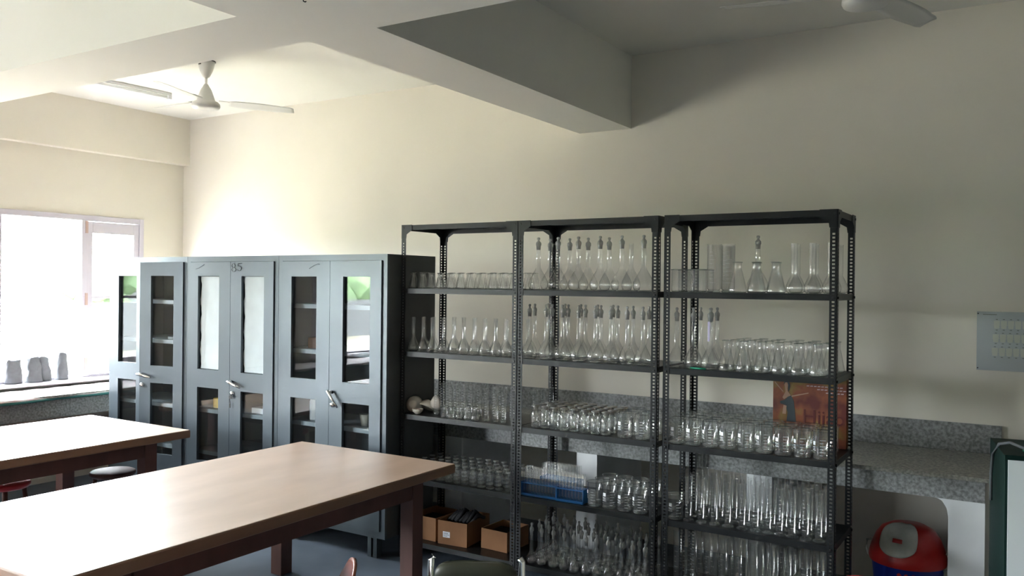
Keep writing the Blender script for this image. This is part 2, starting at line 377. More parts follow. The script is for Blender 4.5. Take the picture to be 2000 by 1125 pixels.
# ------------------------------------------------------------------ steel glass-front cabinets
CW, CH, CB, CD = .9925, 1.979, .134, .509
def make_cabinet(i, x0, label, ajar=0):
    t = thing('steel_cabinet', label, 'cabinet', (x0, -1.375, 0), 0, 'row of glass fronted steel cabinets')
    part('body', 'almirah', t, (0, .038, -.0, .02, CB, CH), (CW-.038, CW, 0, .02, CB, CH), (.038, CW-.038, 0, .02, CH-.04, CH), (.038, CW-.038, 0, .02, CB, CB+.045))
    part('side_panel', 'alm_side', t, (0, .002, .02, CD, CB, CH)); part('side_panel', 'alm_side', t, (CW-.002, CW, .02, CD, CB, CH))
    part('back_panel', 'alm_in', t, (.002, CW-.002, CD-.002, CD, CB, CH)); part('top_panel', 'almirah', t, (.002, CW-.002, .02, CD-.002, CH-.003, CH)); part('bottom_panel', 'alm_in', t, (.002, CW-.002, .02, CD-.002, CB, CB+.003))
    for z in (1.64, 1.325, .82, .50):
        part('shelf', 'alm_shelf', t, (.004, CW-.004, .06, CD-.004, z-.003, z), (.004, CW-.004, .06, .062, z-.03, z-.003))
    d0, dm, d1, zb, zt = .040, CW*.505, CW-.040, CB+.047, CH-.042
    for k, (a, b) in enumerate(((d0, dm-.0015), (dm+.0015, d1))):
        wd = b-a
        if k == 1: hinge = b; sgn = -1
        else: hinge = a; sgn = 1
        rz = -ajar if k == 1 else 0
        rz = ajar if k == 1 else 0
        # door local frame: x from the hinge
        X = lambda v: (v-hinge)
        p0, p1 = (a+.098, b-.122) if k == 0 else (a+.118, b-.095)
        y0, y1 = -.012, .008
        pa, pb_, pc, pd = .44, .992, 1.128, 1.831
        b_ = MB()
        for q in ((a, p0, zb, zt), (p1, b, zb, zt), (p0, p1, zb, pa), (p0, p1, pb_, pc), (p0, p1, pd, zt)):
            b_.box(X(q[0]), X(q[1]), y0, y1, q[2], q[3])
        d = b_.build('door', 'almirah', t, loc=(hinge, 0, 0)); d.rotation_euler = (0, 0, rz)
        for (za, zb2) in ((pa, pb_), (pc, pd)):
            g = MB(); g.box(X(p0)-.004, X(p1)+.004, .0085, .0115, za-.004, zb2+.004); g.build('glass_pane', 'cabpane', d)
        if i == 1:
            g = MB(); n = 24
            ed = lambda q: .006*math.sin(q*23+k)+.003*math.sin(q*57)
            vs = []
            for j in range(n+1):
                z = pc+.003+(pd-pc-.006)*j/n
                vs += [(X(p0)+.006+ed(j/n), .013, z), (X(p1)-.006+ed(j/n+.4), .013, z), (X(p0)+.006+ed(j/n), .0138, z), (X(p1)-.006+ed(j/n+.4), .0138, z)]
            fs = []
            for j in range(n): fs += [(4*j, 4*j+1, 4*j+5, 4*j+4), (4*j+2, 4*j+6, 4*j+7, 4*j+3)]
            g.add(vs, fs); q = g.build('paper_cover', 'paper', d); q['label'] = 'white smudged paper behind the glass'
        if k == 1:
            ang = {0: -.12, 1: -.24, 2: -.85}[i]
            h = MB(); mx = T((X(a)+.025, -.045, 1.056)) @ rot('Y', -ang)
            h.tube([(0, .035, 0), (0, .005, 0)], .011, 10, mx)
            h.tube([(-.012, 0, 0), (.02, -.004, .002), (.07, -.006, 0), (.125, .004, -.004)], [.011, .011, .010, .007], 10, mx)
            h.build('handle', 'chrome', d)
            l = MB(); l.lathe([(0, 0), (.019, 0), (.019, .006), (.013, .016), (0, .018)], 18, T((X(a)+.035, -.012, .972)) @ rot('X', R(90))); l.build('lock', 'chrome', d)
            if i == 1:
                kb = MB(); kb.tube([(X(a)+.037, -.032, .965), (X(a)+.028, -.033, .93), (X(a)+.03, -.03, .895)], .0022, 6)
                kb.box(X(a)+.020, X(a)+.052, -.034, -.031, .935, .958); kb.box(X(a)+.022, X(a)+.034, -.033, -.030, .868, .90); kb.build('key', 'steeldark', d)
    for (fx, fy) in ((.08, .012), (CW-.155, .012), (.08, CD-.06), (CW-.155, CD-.06)):
        f = MB(); f.box(fx, fx+.03, fy, fy+.002, 0, CB); f.box(fx+.048, fx+.078, fy, fy+.002, 0, CB); f.box(fx, fx+.078, fy+.002, fy+.05, CB-.01, CB)
        f.box(fx, fx+.002, fy+.002, fy+.05, 0, CB-.01); f.box(fx+.076, fx+.078, fy+.002, fy+.05, 0, CB-.01); f.build('foot', 'almirah', t)
    return t
c1 = make_cabinet(0, .896, 'grey steel glass-front cabinet nearest the window, right door ajar', R(7.7))
c2 = make_cabinet(1, 1.8905, 'grey steel cabinet with white paper behind its upper panes', 0)
c3 = make_cabinet(2, 2.885, 'grey steel glass-front cabinet beside the open shelving', 0)
def text(body, size, m, parent, loc, rotm, name, ext=.0004):
    cu = bpy.data.curves.new(name, 'FONT'); cu.body = body; cu.size = size; cu.extrude = ext; cu.materials.append(MT[m])
    o = bpy.data.objects.new(name, cu); COL.objects.link(o); me = bpy.data.meshes.new_from_object(o.evaluated_get(bpy.context.evaluated_depsgraph_get())); bpy.data.objects.remove(o)
    o = bpy.data.objects.new(name, me); COL.objects.link(o); o.parent = parent; o.location = loc; o.rotation_euler = rotm
    return o
def scribble(parent, strokes, name, r=.0018):
    b = MB()
    for s_ in strokes: b.tube([(x, -.0135, z) for x, z in s_], r, 5)
    b.build(name, 'ink', parent)
def arc(cx, cz, rx, rz, a0, a1, n=10): return [(cx+rx*math.cos(R(a0+(a1-a0)*k/n)), cz+rz*math.sin(R(a0+(a1-a0)*k/n))) for k in range(n+1)]
scribble(c2, [arc(.535, 1.908, .018, .015, 0, 360), arc(.538, 1.879, .022, .016, 0, 360), [(.625, 1.925), (.585, 1.922), (.583, 1.903)]+arc(.598, 1.888, .022, .018, 110, -150)], 'written_number')
scribble(c2, [[(.115, 1.885), (.15, 1.893), (.21, 1.918)]], 'pencil_mark')
scribble(c3, [[(.31, 1.885), (.35, 1.905), (.39, 1.918), (.405, 1.915)]], 'pencil_mark')
# contents behind the cabinet panes
def lathe_thing(name, m, prof, loc, label, cat, group=None, seg=20, sx=1, sy=1):
    b = MB(); b.lathe(prof, seg, None, True, sx, sy); return tag(b.build(name, m, None, loc=loc), label, cat, group)
tag(part('paper_stack', 'paper', None, (1.50, 1.74, -1.26, -1.10, 1.3255, 1.345)), 'stack of papers on middle shelf of the ajar cabinet', 'papers')
tag(part('paper_stack', 'paper', None, (1.60, 1.74, -1.28, -1.15, .8205, .85)), 'small white papers low in the ajar cabinet', 'papers')
tag(part('wrapped_packet', 'yellow', None, (2.06, 2.16, -1.27, -1.20, .8205, .90), bevel=.012), 'yellow packet low in the cabinet with papered panes', 'packet')
lathe_thing('white_jar', 'porcelain', [(0, 0), (.035, 0), (.038, .07), (.02, .10), (0, .10)], (2.21, -1.22, .8205), 'white jar behind the yellow packet in papered cabinet', 'jar')
tag(part('paper_stack', 'paper', None, (2.50, 2.70, -1.27, -1.08, .8205, .86)), 'white papers in the right half of papered cabinet', 'papers')
BOTP = [(0, 0), (.04, 0), (.042, .01), (.042, .13), (.03, .16), (.014, .175), (.014, .20), (.018, .205), (.018, .22), (0, .22)]
for k, (x, z, m, sh) in enumerate([(3.10, .8205, 'white', 'lower'), (3.19, .8205, 'porcelain', 'lower'), (3.20, 1.3255, 'card', 'middle'), (3.22, 1.6405, 'white', 'top')]):
    lathe_thing('reagent_bottle', m, BOTP, (x, -1.22+.02*k, z), ['white chemical bottle, left of two, low in the cabinet beside open shelving', 'cream chemical bottle, right of two, low in the cabinet beside open shelving', 'brown bottle on the middle shelf of the cabinet beside open shelving', 'white bottle on the top shelf of the cabinet beside open shelving'][k], 'bottle')
lathe_thing('white_cup', 'porcelain', [(0, 0), (.03, 0), (.045, .08), (.04, .08), (.028, .005), (0, .005)], (3.57, -1.22, .8205), 'white cup behind the lower right pane of the cabinet beside shelving', 'cup')
tag(part('cardboard_box', 'card', None, (3.08, 3.27, -1.24, -1.05, 1.3255-.0, 1.42)) if False else part('cardboard_box', 'card', None, (3.04, 3.14, -1.24, -1.10, 1.3255, 1.40)), 'small brown carton on middle shelf of the cabinet beside shelving', 'box')

# ------------------------------------------------------------------ slotted-angle racks
RY0, RD, RW, RZ = -1.254, .454, .894, 2.172
LEV = [2.135, 1.757, 1.346, .937, .525, .12]
def flange(b, horiz, sx, sy):
    """one slotted flange of a post: along x (horiz) or y; sx, sy give the directions the flange runs"""
    w, tk = .036, .0022
    h0, h1 = 0, RZ
    def bx(a0, a1, z0, z1):
        if horiz: b.box(min(a0*sx, a1*sx), max(a0*sx, a1*sx), min(0, sy*tk), max(0, sy*tk), z0, z1)
        else: b.box(min(0, sx*tk), max(0, sx*tk), min(a0*sy, a1*sy), max(a0*sy, a1*sy), z0, z1)
    bx(0, .012, h0, h1); bx(.025, w, h0, h1)
    z = .03; bx(.012, .025, 0, z)
    while z < RZ-.12:
        bx(.012, .025, z+.0095, z+.0185); z += .0185
    bx(.012, .025, z, RZ)
def make_rack(x, label):
    t = thing('slotted_rack', label, 'rack', (x, RY0, 0), 0, 'slotted steel storage racks')
    for (px, py, sx, sy) in ((0, 0, 1, 1), (RW, 0, -1, 1), (0, RD, 1, -1), (RW, RD, -1, -1)):
        b = MB(); flange(b, True, sx, sy); flange(b, False, sx, sy)
        p = b.build('post', 'steelrack', t, loc=(px, py, 0))
    for i, z in enumerate(LEV):
        zt = z+.035 if i == 0 else z
        b = MB(); e = .0035
        b.box(e, RW-e, e, RD-e, zt-.0012, zt)
        b.box(e, RW-e, e, e+.0012, zt-.032, zt-.0012); b.box(e, RW-e, RD-e-.0012, RD-e, zt-.032, zt-.0012)
        b.box(e, e+.0012, e+.0012, RD-e-.0012, zt-.032, zt-.0012); b.box(RW-e-.0012, RW-e, e+.0012, RD-e-.0012, zt-.032, zt-.0012)
        s_ = b.build('shelf', 'steelrack', t)
        for bx_ in (.018, RW-.018):
            bb = MB(); bb.lathe([(0, 0), (.006, 0), (.006, .004), (0, .005)], 8, T((bx_, 0, zt-.018)) @ rot('X', R(90)), False); bb.build('bolt', 'steeldark', s_)
        if x > 5.7:
            for by_ in (.018, RD-.018):
                bb = MB(); bb.lathe([(0, 0), (.007, 0), (.007, .006), (0, .007)], 8, T((RW, by_, zt-.018)) @ rot('Y', R(90)), False); bb.build('bolt', 'steeldark', s_)
    # corner gussets
    for (gx, s1) in ((.001, 1), (RW-.001, -1)):
        for gy in (-.0025, RD+.0005):
            g = MB(); g.prism([(gx, RZ), (gx+s1*.085, RZ), (gx+s1*.085, RZ-.035), (gx+s1*.042, RZ-.06), (gx+s1*.038, RZ-.09), (gx, RZ-.09)][::s1], 0, .002, Matrix(((1, 0, 0, 0), (0, 0, 1, gy), (0, 1, 0, 0), (0, 0, 0, 1))))
            g.build('gusset', 'steelrack', t)
    for (gy, s1) in ((.001, 1), (RD-.001, -1)):
        for gx in (.003, RW+.0003):
            g = MB(); g.prism([(gy, RZ), (gy+s1*.085, RZ), (gy+s1*.085, RZ-.035), (gy+s1*.042, RZ-.06), (gy+s1*.038, RZ-.09), (gy, RZ-.09)][::s1], 0, .002, Matrix(((0, 0, 1, gx), (1, 0, 0, 0), (0, 1, 0, 0), (0, 0, 0, 1))))
            g.build('gusset', 'steelrack', t)
    return t
RX = [3.893, 4.789, 5.717]
make_rack(RX[0], 'charcoal slotted steel rack beside the cabinets, leftmost of three')
make_rack(RX[1], 'charcoal slotted steel rack holding blue tube racks, middle of three')
make_rack(RX[2], 'charcoal slotted steel rack holding tall cylinders, rightmost of three')

# ------------------------------------------------------------------ glassware prototypes
def lips(b, r, z, t=.0015, seg=20):
    b.lathe([(r, z-t), (r+t*1.3, z), (r, z+t), (r-t, z)], seg); k = 0
def split_body(name, prof, m='glass', seg=22): 
    b = MB(); b.lathe(prof, seg); return b
PROTO = {}
def proto(kind, builder):
    o = builder(); PROTO[kind] = o; return o
def vol_flask(h, D, neck, stop=None, name='volumetric_flask'):
    t = empty(name); r = D/2; hb = min(h*.52, D*1.28)
    b = MB(); p = [(r*.62, .003), (r*.86, .006), (r*.97, hb*.16), (r, hb*.26), (r*.95, hb*.38), (r*.80, hb*.52), (r*.58, hb*.70), (r*.36, hb*.86), (neck, hb), (neck, h-.004), (neck+.002, h), (neck+.0005, h+.002)]
    b.lathe(p, 22); b.build('flask_body', 'glass', t)
    c = MB(); c.lathe([(0, .004), (r*.5, .001), (r*.64, .0), (r*.80, .004), (r*.62, .006), (0, .009)], 22); c.build('flask_base', 'glassbase', t)
    if stop:
        s_ = MB(); q = neck
        s_.lathe([(0, h-.02), (q*.85, h-.02), (q*1.0, h+.004), (q*1.25, h+.006), (q*1.2, h+.022), (q*.55, h+.032), (q*.45, h+.038), (q*.75, h+.045), (q*.6, h+.053), (0, h+.055)], 10)
        s_.build('stopper', stop, t)
    return t
def con_flask(h, D, neck, name='conical_flask'):
    t = empty(name); r = D/2
    b = MB(); b.lathe([(r*.88, .001), (r*.98, .006), (r, h*.06), (r*.93, h*.17), (neck+.004, h*.70), (neck, h*.77), (neck, h*.96), (neck+.004, h)], 22); b.build('flask_body', 'glass', t)
    l = MB(); l.lathe([(neck+.004, h), (neck+.0065, h+.001), (neck+.005, h+.003), (neck+.003, h+.001)], 22); l.build('rim', 'glassbase', t)
    c = MB(); c.lathe([(0, .003), (r*.86, .0005), (r*.94, .003), (r*.86, .005), (0, .007)], 22); c.build('flask_base', 'glassbase', t)
    return t
def curved(b, r, a0, a1, z0, z1, n=5):
    b.grid(lambda u, v: (r*math.cos(a0+(a1-a0)*u), r*math.sin(a0+(a1-a0)*u), z0+(z1-z0)*v), n, 2)
def beaker(h, D, marks=True, name='beaker'):
    t = empty(name); r = D/2
    b = MB(); b.lathe([(r*.90, .001), (r*.98, .006), (r, .014), (r, h*.97), (r+.003, h)], 22); b.build('beaker_body', 'glass', t)
    l = MB(); l.lathe([(r+.002, h-.001), (r+.0055, h+.001), (r+.003, h+.0035), (r+.001, h+.001)], 22); l.build('rim', 'glassbase', t)
    c = MB(); c.lathe([(0, .003), (r*.88, .0005), (r*.95, .003), (r*.88, .006), (0, .008)], 22); c.build('beaker_base', 'glassbase', t)
    if marks:
        a = R(-125); g = MB(); rr = r+.0006
        curved(g, rr, a-.22, a+.22, h*.52, h*.66); curved(g, rr, a-.26, a+.2, h*.44, h*.46); curved(g, rr, a-.2, a+.22, h*.385, h*.40); curved(g, rr, a-.3, a+.28, h*.33, h*.345)
        g.build('label_patch', 'white', t)
        g = MB()
        for k in range(6): curved(g, rr, R(-80), R(-80)+.38+.25*(k % 2), h*(.16+.11*k), h*(.16+.11*k)+.0016)
        g.build('graduation_marks', 'white', t)
    return t
def cylinder(h, D, foot=True, name='measuring_cylinder', marks=True):
    t = empty(name); r = D/2
    b = MB(); b.lathe([(0, .012), (r*.8, .012), (r, .02), (r, h-.003), (r+.0025, h), (r+.001, h+.002)], 16); b.build('tube', 'glass', t)
    c = MB()
    if foot: c.lathe([(0, 0), (r*1.5, 0), (r*1.55, .006), (r*.6, .011), (0, .012)], 6, None, False)
    else: c.lathe([(0, 0), (r*.9, 0), (r, .008), (r*.8, .012), (0, .012)], 16)
    c.build('foot', 'glassbase', t)
    if marks:
        g = MB()
        for k in range(9): curved(g, r+.0005, R(-110), R(-110)+.5+.4*(k % 3 == 0), h*(.2+.08*k), h*(.2+.08*k)+.001, 4)
        g.build('graduation_marks', 'white', t)
    return t
def bottle(h, D, neck, stop='stopper_b', name='reagent_bottle'):
    t = empty(name); r = D/2; hs = h*.66
    b = MB(); b.lathe([(r*.9, .001), (r, .006), (r, hs), (r*.9, hs+.008), (neck+.002, hs+.02), (neck, hs+.026), (neck, h*.88), (neck+.004, h*.90), (neck+.003, h*.93)], 18); b.build('bottle_body', 'glass', t)
    c = MB(); c.lathe([(0, .003), (r*.86, .0005), (r*.95, .003), (r*.86, .006), (0, .008)], 18); c.build('bottle_base', 'glassbase', t)
    s_ = MB(); s_.lathe([(0, h*.80), (neck*.85, h*.80), (neck*.95, h*.93), (neck*1.1, h*.935), (neck*1.45, h*.95), (neck*1.45, h*.985), (neck*1.2, h), (0, h)], 12); s_.build('stopper', stop, t)
    return t
def test_tube():
    t = MB(); t.lathe([(0, 0), (.005, .002), (.0078, .008), (.0078, .148), (.009, .15), (.008, .151)], 12); return t.build('test_tube', 'glass', None)

ORD = ['first', 'second', 'third', 'fourth', 'fifth', 'sixth', 'seventh', 'eighth', 'ninth', 'tenth', 'eleventh', 'twelfth', 'thirteenth', 'fourteenth']
ROWN = ['front row', 'second row', 'third row', 'fourth row', 'fifth row']
used = set()
def place(kind, x, y, z, desc, cat, where, col, row, group, rz=0, extra=''):
    p = PROTO[kind]
    if kind in used: o = copy_tree(p)
    else: o = p; used.add(kind)
    o.location = (x, y, z+.0008); o.rotation_euler = (0, 0, rz)
    tag(o, '%s, %s from left, %s of %s' % (desc, ORD[col], ROWN[row], where), cat, group)
    return o
rnd = random.Random(3)
J = lambda a: rnd.uniform(-a, a)
def rows(kind, xs, nrow, dy, z, desc, cat, where, group, dx=0., jx=.004, y0=-1.194, skip=None, r0=0, back=None):
    for r_ in range(nrow):
        c_ = 0
        for x in xs:
            if skip and skip(x, r_): continue
            place(back if back and r_ else kind, x+dx*r_+J(jx), y0+dy*r_+J(jx), z, desc, cat, where, c_, r_+r0, group, J(.35)); c_ += 1
def lin(a, b, n): return [a+(b-a)*k/(n-1) for k in range(n)]

PROTO['con_s'] = con_flask(.100, .066, .0165)
PROTO['vol_s'] = vol_flask(.222, .078, .0115)
PROTO['cyl_s'] = cylinder(.205, .034, False)
PROTO['bk_s'] = beaker(.065, .05, False)
PROTO['con_t'] = con_flask(.085, .055, .013)
PROTO['bot_s'] = bottle(.115, .056, .013, 'stopper')
PROTO['vol_l'] = vol_flask(.262, .122, .0135, 'stopper')
PROTO['vol_lo'] = vol_flask(.275, .112, .013, None)
PROTO['vol_m'] = vol_flask(.272, .097, .0115, 'stopper')
PROTO['bot_m'] = bottle(.130, .060, .017)
PROTO['bk_m'] = beaker(.135, .086)
PROTO['bk_n'] = beaker(.135, .086, False)
PROTO['cyl_n'] = cylinder(.235, .040, True, marks=False)
PROTO['bk_p'] = beaker(.120, .095, False)
PROTO['vol_x'] = vol_flask(.185, .062, .0105, 'stopper')
PROTO['con_l'] = con_flask(.158, .098, .021)
PROTO['cyl_j'] = cylinder(.255, .072, False)
PROTO['vol_o'] = vol_flask(.252, .084, .0165, None)
PROTO['con_m'] = con_flask(.157, .086, .0195)
PROTO['cyl_m'] = cylinder(.235, .040, True)
PROTO['cyl_t'] = cylinder(.340, .044, True)
Z1, Z2, Z3, Z4, Z5 = 1.757, 1.346, .937, .525, .12
L_, M_, N_ = 'left rack', 'middle rack', 'right rack'
# left rack
rows('con_s', [3.951, 4.022, 4.093, 4.18, 4.258, 4.336, 4.418, 4.50, 4.58, 4.657], 4, .088, Z1, 'small clear conical flask', 'flask', 'left rack top shelf', 'small conical flasks on the left rack', dx=.008)
rows('vol_s', [3.951, 4.032, 4.113, 4.195, 4.278, 4.358, 4.438, 4.518, 4.600, 4.683], 3, .10, Z2, 'small clear open volumetric flask', 'flask', 'left rack second shelf', 'small volumetric flasks on the left rack', dx=.012, skip=lambda x, r_: x < 4.1 and r_ == 2)
rows('cyl_s', [4.101, 4.150, 4.21, 4.265, 4.32, 4.375], 2, .075, Z3, 'tall plain glass jar', 'glass jar', 'left rack third shelf at left', 'tall jars on the left rack', dx=.02, y0=-1.14)
rows('cyl_s', [4.525, 4.601, 4.655], 3, .075, Z3, 'tall plain glass jar', 'glass jar', 'left rack third shelf at right', 'tall jars on the left rack', dx=.01, y0=-1.18)
rows('con_t', [4.335, 4.40, 4.46], 2, .07, Z3, 'tiny clear conical flask', 'flask', 'left rack third shelf', 'tiny flasks on the left rack', y0=-1.212, skip=lambda x, r_: r_ == 1)
rows('bk_s', [4.225, 4.28], 1, .07, Z3, 'tiny clear beaker', 'beaker', 'left rack third shelf', 'tiny beakers on the left rack', y0=-1.212)
rows('bot_s', lin(3.99, 4.70, 12), 4, .085, Z4, 'small clear stoppered bottle', 'bottle', 'left rack fourth shelf', 'small bottles on the left rack')
# middle rack
rows('vol_l', [4.883, 5.016, 5.153, 5.289, 5.427, 5.562], 1, .0, Z1, 'large clear stoppered volumetric flask', 'flask', 'middle rack top shelf', 'large volumetric flasks on the middle rack', y0=-1.17, jx=.003)
rows('vol_l', [4.882, 5.017, 5.146, 5.284], 1, .0, Z1, 'large clear stoppered volumetric flask', 'flask', 'middle rack top shelf', 'large volumetric flasks on the middle rack', y0=-1.03, jx=.003, r0=1)
rows('vol_lo', [5.425], 1, .0, Z1, 'large clear unstoppered volumetric flask', 'flask', 'middle rack top shelf', 'large volumetric flasks on the middle rack', y0=-1.03, r0=1)
rows('con_s', [4.824, 4.848], 2, .085, Z1, 'small clear conical flask', 'flask', 'middle rack top shelf', 'small conical flasks on the middle rack', skip=lambda x, r_: x > 4.84)
rows('vol_m', [4.841, 4.953, 5.064, 5.172, 5.278, 5.378, 5.479, 5.572], 1, 0, Z2, 'clear stoppered volumetric flask', 'flask', 'middle rack second shelf', 'volumetric flasks on the middle rack', jx=.002)
rows('vol_m', [4.803, 4.926, 5.039, 5.149, 5.257, 5.359, 5.462, 5.557], 1, 0, Z2, 'clear stoppered volumetric flask', 'flask', 'middle rack second shelf', 'volumetric flasks on the middle rack', y0=-1.07, jx=.004, r0=1)
rows('vol_m', [4.824, 4.94, 5.055, 5.166, 5.272], 1, 0, Z2, 'clear stoppered volumetric flask', 'flask', 'middle rack second shelf', 'volumetric flasks on the middle rack', y0=-.94, jx=.004, r0=2)
rows('bot_m', [4.887, 4.953, 5.018, 5.083, 5.148, 5.215, 5.283, 5.352], 4, .082, Z3, 'clear reagent bottle with brownish stopper', 'bottle', 'middle rack third shelf', 'reagent bottles on the middle rack', jx=.002)
rows('bk_m', [5.470, 5.575], 3, .10, Z3, 'graduated clear beaker', 'beaker', 'middle rack third shelf', 'beakers on the middle rack third shelf', jx=.002, back='bk_n')
rows('cyl_s', [4.835], 3, .09, Z3, 'tall plain glass jar', 'glass jar', 'middle rack third shelf', 'tall jars on the middle rack', y0=-1.10)
rows('bk_m', [5.285, 5.380, 5.475, 5.570], 3, .105, Z4, 'graduated clear beaker', 'beaker', 'middle rack fourth shelf', 'beakers on the middle rack fourth shelf', jx=.002, back='bk_n')
rows('vol_x', lin(4.865, 5.60, 11), 4, .095, Z5, 'stoppered small volumetric flask', 'flask', 'middle rack bottom shelf', 'flasks on the bottom shelf of the middle rack', jx=.005)
# right rack
rows('bk_p', [5.783, 5.884], 2, .11, Z1, 'plain wide clear beaker', 'beaker', 'right rack top shelf', 'wide beakers on the right rack', jx=.001, y0=-1.185)
rows('cyl_j', [5.968, 6.043], 1, 0, Z1, 'tall wide graduated glass jar', 'glass jar', 'right rack top shelf', 'tall jars on the right rack', jx=.001, y0=-1.17)
rows('cyl_j', [5.995], 1, 0, Z1, 'tall wide graduated glass jar', 'glass jar', 'right rack top shelf', 'tall jars on the right rack', y0=-1.0, r0=2)
rows('vol_l', [6.12], 1, 0, Z1, 'large clear stoppered volumetric flask', 'flask', 'right rack top shelf', 'large flask on the right rack', y0=-.88, r0=3)
rows('con_l', [6.098, 6.198, 6.298], 1, .0, Z1, 'large clear conical flask', 'flask', 'right rack top shelf', 'large conical flasks on the right rack', y0=-1.18, jx=.001)
rows('con_l', [6.165, 6.268], 1, .0, Z1, 'large clear conical flask', 'flask', 'right rack top shelf', 'large conical flasks on the right rack', y0=-1.06, jx=.001, r0=1)
rows('vol_o', [6.391, 6.480, 6.567], 1, 0, Z1, 'open wide-necked volumetric flask', 'flask', 'right rack top shelf', 'open volumetric flasks on the right rack', y0=-1.19, jx=0)
rows('vol_o', [6.376, 6.468, 6.554], 1, 0, Z1, 'open wide-necked volumetric flask', 'flask', 'right rack top shelf', 'open volumetric flasks on the right rack', y0=-1.07, jx=.0, r0=1)
rows('vol_o', [6.56], 1, 0, Z1, 'open wide-necked volumetric flask', 'flask', 'right rack top shelf', 'open volumetric flasks on the right rack', y0=-.93, jx=.0, r0=2)
rows('vol_m', [5.770, 5.865, 5.957], 1, 0, Z2, 'clear stoppered volumetric flask', 'flask', 'right rack second shelf', 'stoppered flasks on the right rack', jx=.001)
rows('vol_m', [5.83, 5.925], 2, .11, Z2, 'clear stoppered volumetric flask', 'flask', 'right rack second shelf', 'stoppered flasks on the right rack', y0=-1.09, r0=1, jx=.003)
rows('con_m', [6.046, 6.139, 6.231, 6.325, 6.419, 6.512], 1, 0, Z2, 'clear conical flask', 'flask', 'right rack second shelf', 'conical flasks on the right rack', jx=.003)
rows('con_m', [6.065, 6.158, 6.25, 6.344, 6.438, 6.532], 3, .096, Z2, 'clear conical flask', 'flask', 'right rack second shelf', 'conical flasks on the right rack', y0=-1.098, dx=.004, jx=.004, r0=1)
rows('bk_m', [5.775, 5.87, 5.965, 6.06, 6.155, 6.25, 6.345, 6.44, 6.535], 3, .098, Z3, 'clear beaker', 'beaker', 'right rack third shelf', 'beakers on the right rack', jx=.002, back='bk_n')
rows('bk_n', [5.78, 5.875, 5.97, 6.065], 1, .098, Z3, 'clear beaker', 'beaker', 'right rack third shelf', 'beakers on the right rack', y0=-.895, jx=.002, r0=3)
rows('bk_m', [5.775], 1, 0, Z4, 'single graduated beaker', 'beaker', 'right rack fourth shelf', 'beaker on the right rack fourth shelf', jx=0)
rows('cyl_m', [5.849, 5.921, 5.995, 6.068, 6.14, 6.208, 6.274, 6.335, 6.398, 6.462, 6.528], 4, .09, Z4, 'graduated measuring cylinder', 'cylinder', 'right rack fourth shelf', 'measuring cylinders on the right rack fourth shelf', jx=.003, back='cyl_n')
rows('cyl_t', lin(5.79, 6.54, 10), 3, .11, Z5, 'tall measuring cylinder', 'cylinder', 'right rack bottom shelf', 'tall cylinders on the right rack bottom shelf', jx=.006)
# lilac tape strip on one flask neck, small rods lying on the shelf
tp = MB(); curved(tp, .0123, R(-160), R(-60), .15, .255, 6)
for o in list(S.objects):
    if o.get('label') == 'clear stoppered volumetric flask, third from left, front row of right rack second shelf':
        q = tp.build('tape_strip', 'tape', o); o['label'] = 'clear stoppered volumetric flask with lilac tape strip, right rack second shelf'
pn = MB(); pn.tube([(5.862, -1.225, 1.3525), (5.95, -1.238, 1.3525)], .005, 8); tag(pn.build('green_pen', 'green', None), 'short green plastic pen on the right rack second shelf', 'pen')

# blue test tube racks
def tube_rack(x, y, n, nr, label, lw, rz=0):
    t = thing('test_tube_rack', label, 'tube rack', (x, y, Z4+.001), rz, 'blue plastic test tube racks')
    w = n*.021+.01; d = nr*.024+.02
    part('base', 'blue', t, (0, w, 0, d, 0, .014), bevel=.002)
    part('end_panel', 'blue', t, (0, .004, .006, d-.006, .014, .082)); part('end_panel', 'blue', t, (w-.004, w, .006, d-.006, .014, .082))
    b = MB()
    for r_ in range(nr+1):
        yy = .006+(d-.012)*r_/nr; b.box(0.004, w-.004, yy-.0015, yy+.0015, .072, .078)
    for k in range(n+1):
        xx = .005+(w-.010)*k/n; b.box(xx-.001, xx+.001, .0075, d-.0075, .073, .077)
    b.build('top_grid', 'blue', t)
    part('back_plate', 'blue', t, (.004, w-.004, d-.006, d-.003, .014, .082))
    for r_ in range(nr):
        for k in range(n):
            if 'tt' in used: o = PROTO['tt'].copy(); COL.objects.link(o)
            else: o = PROTO['tt'] = test_tube(); used.add('tt')
            dy = .006+(d-.012)*(r_+.5)/nr; dx = .005+(w-.010)*(k+.5)/n
            o.location = (x+dx, y+dy, Z4+.0155)
            tag(o, 'glass test tube standing %s from left, %s of the %s blue rack' % (ORD[k], ROWN[r_], lw), 'test tube', 'test tubes standing in the blue racks')
tube_rack(4.805, -1.225, 11, 3, 'blue plastic test tube rack against the left post, middle rack', 'left')
tube_rack(5.050, -1.232, 8, 2, 'smaller blue plastic test tube rack beside the beakers, middle rack', 'smaller front')
tube_rack(4.835, -1.05, 12, 3, 'blue plastic test tube rack behind the other two, middle rack', 'rear')

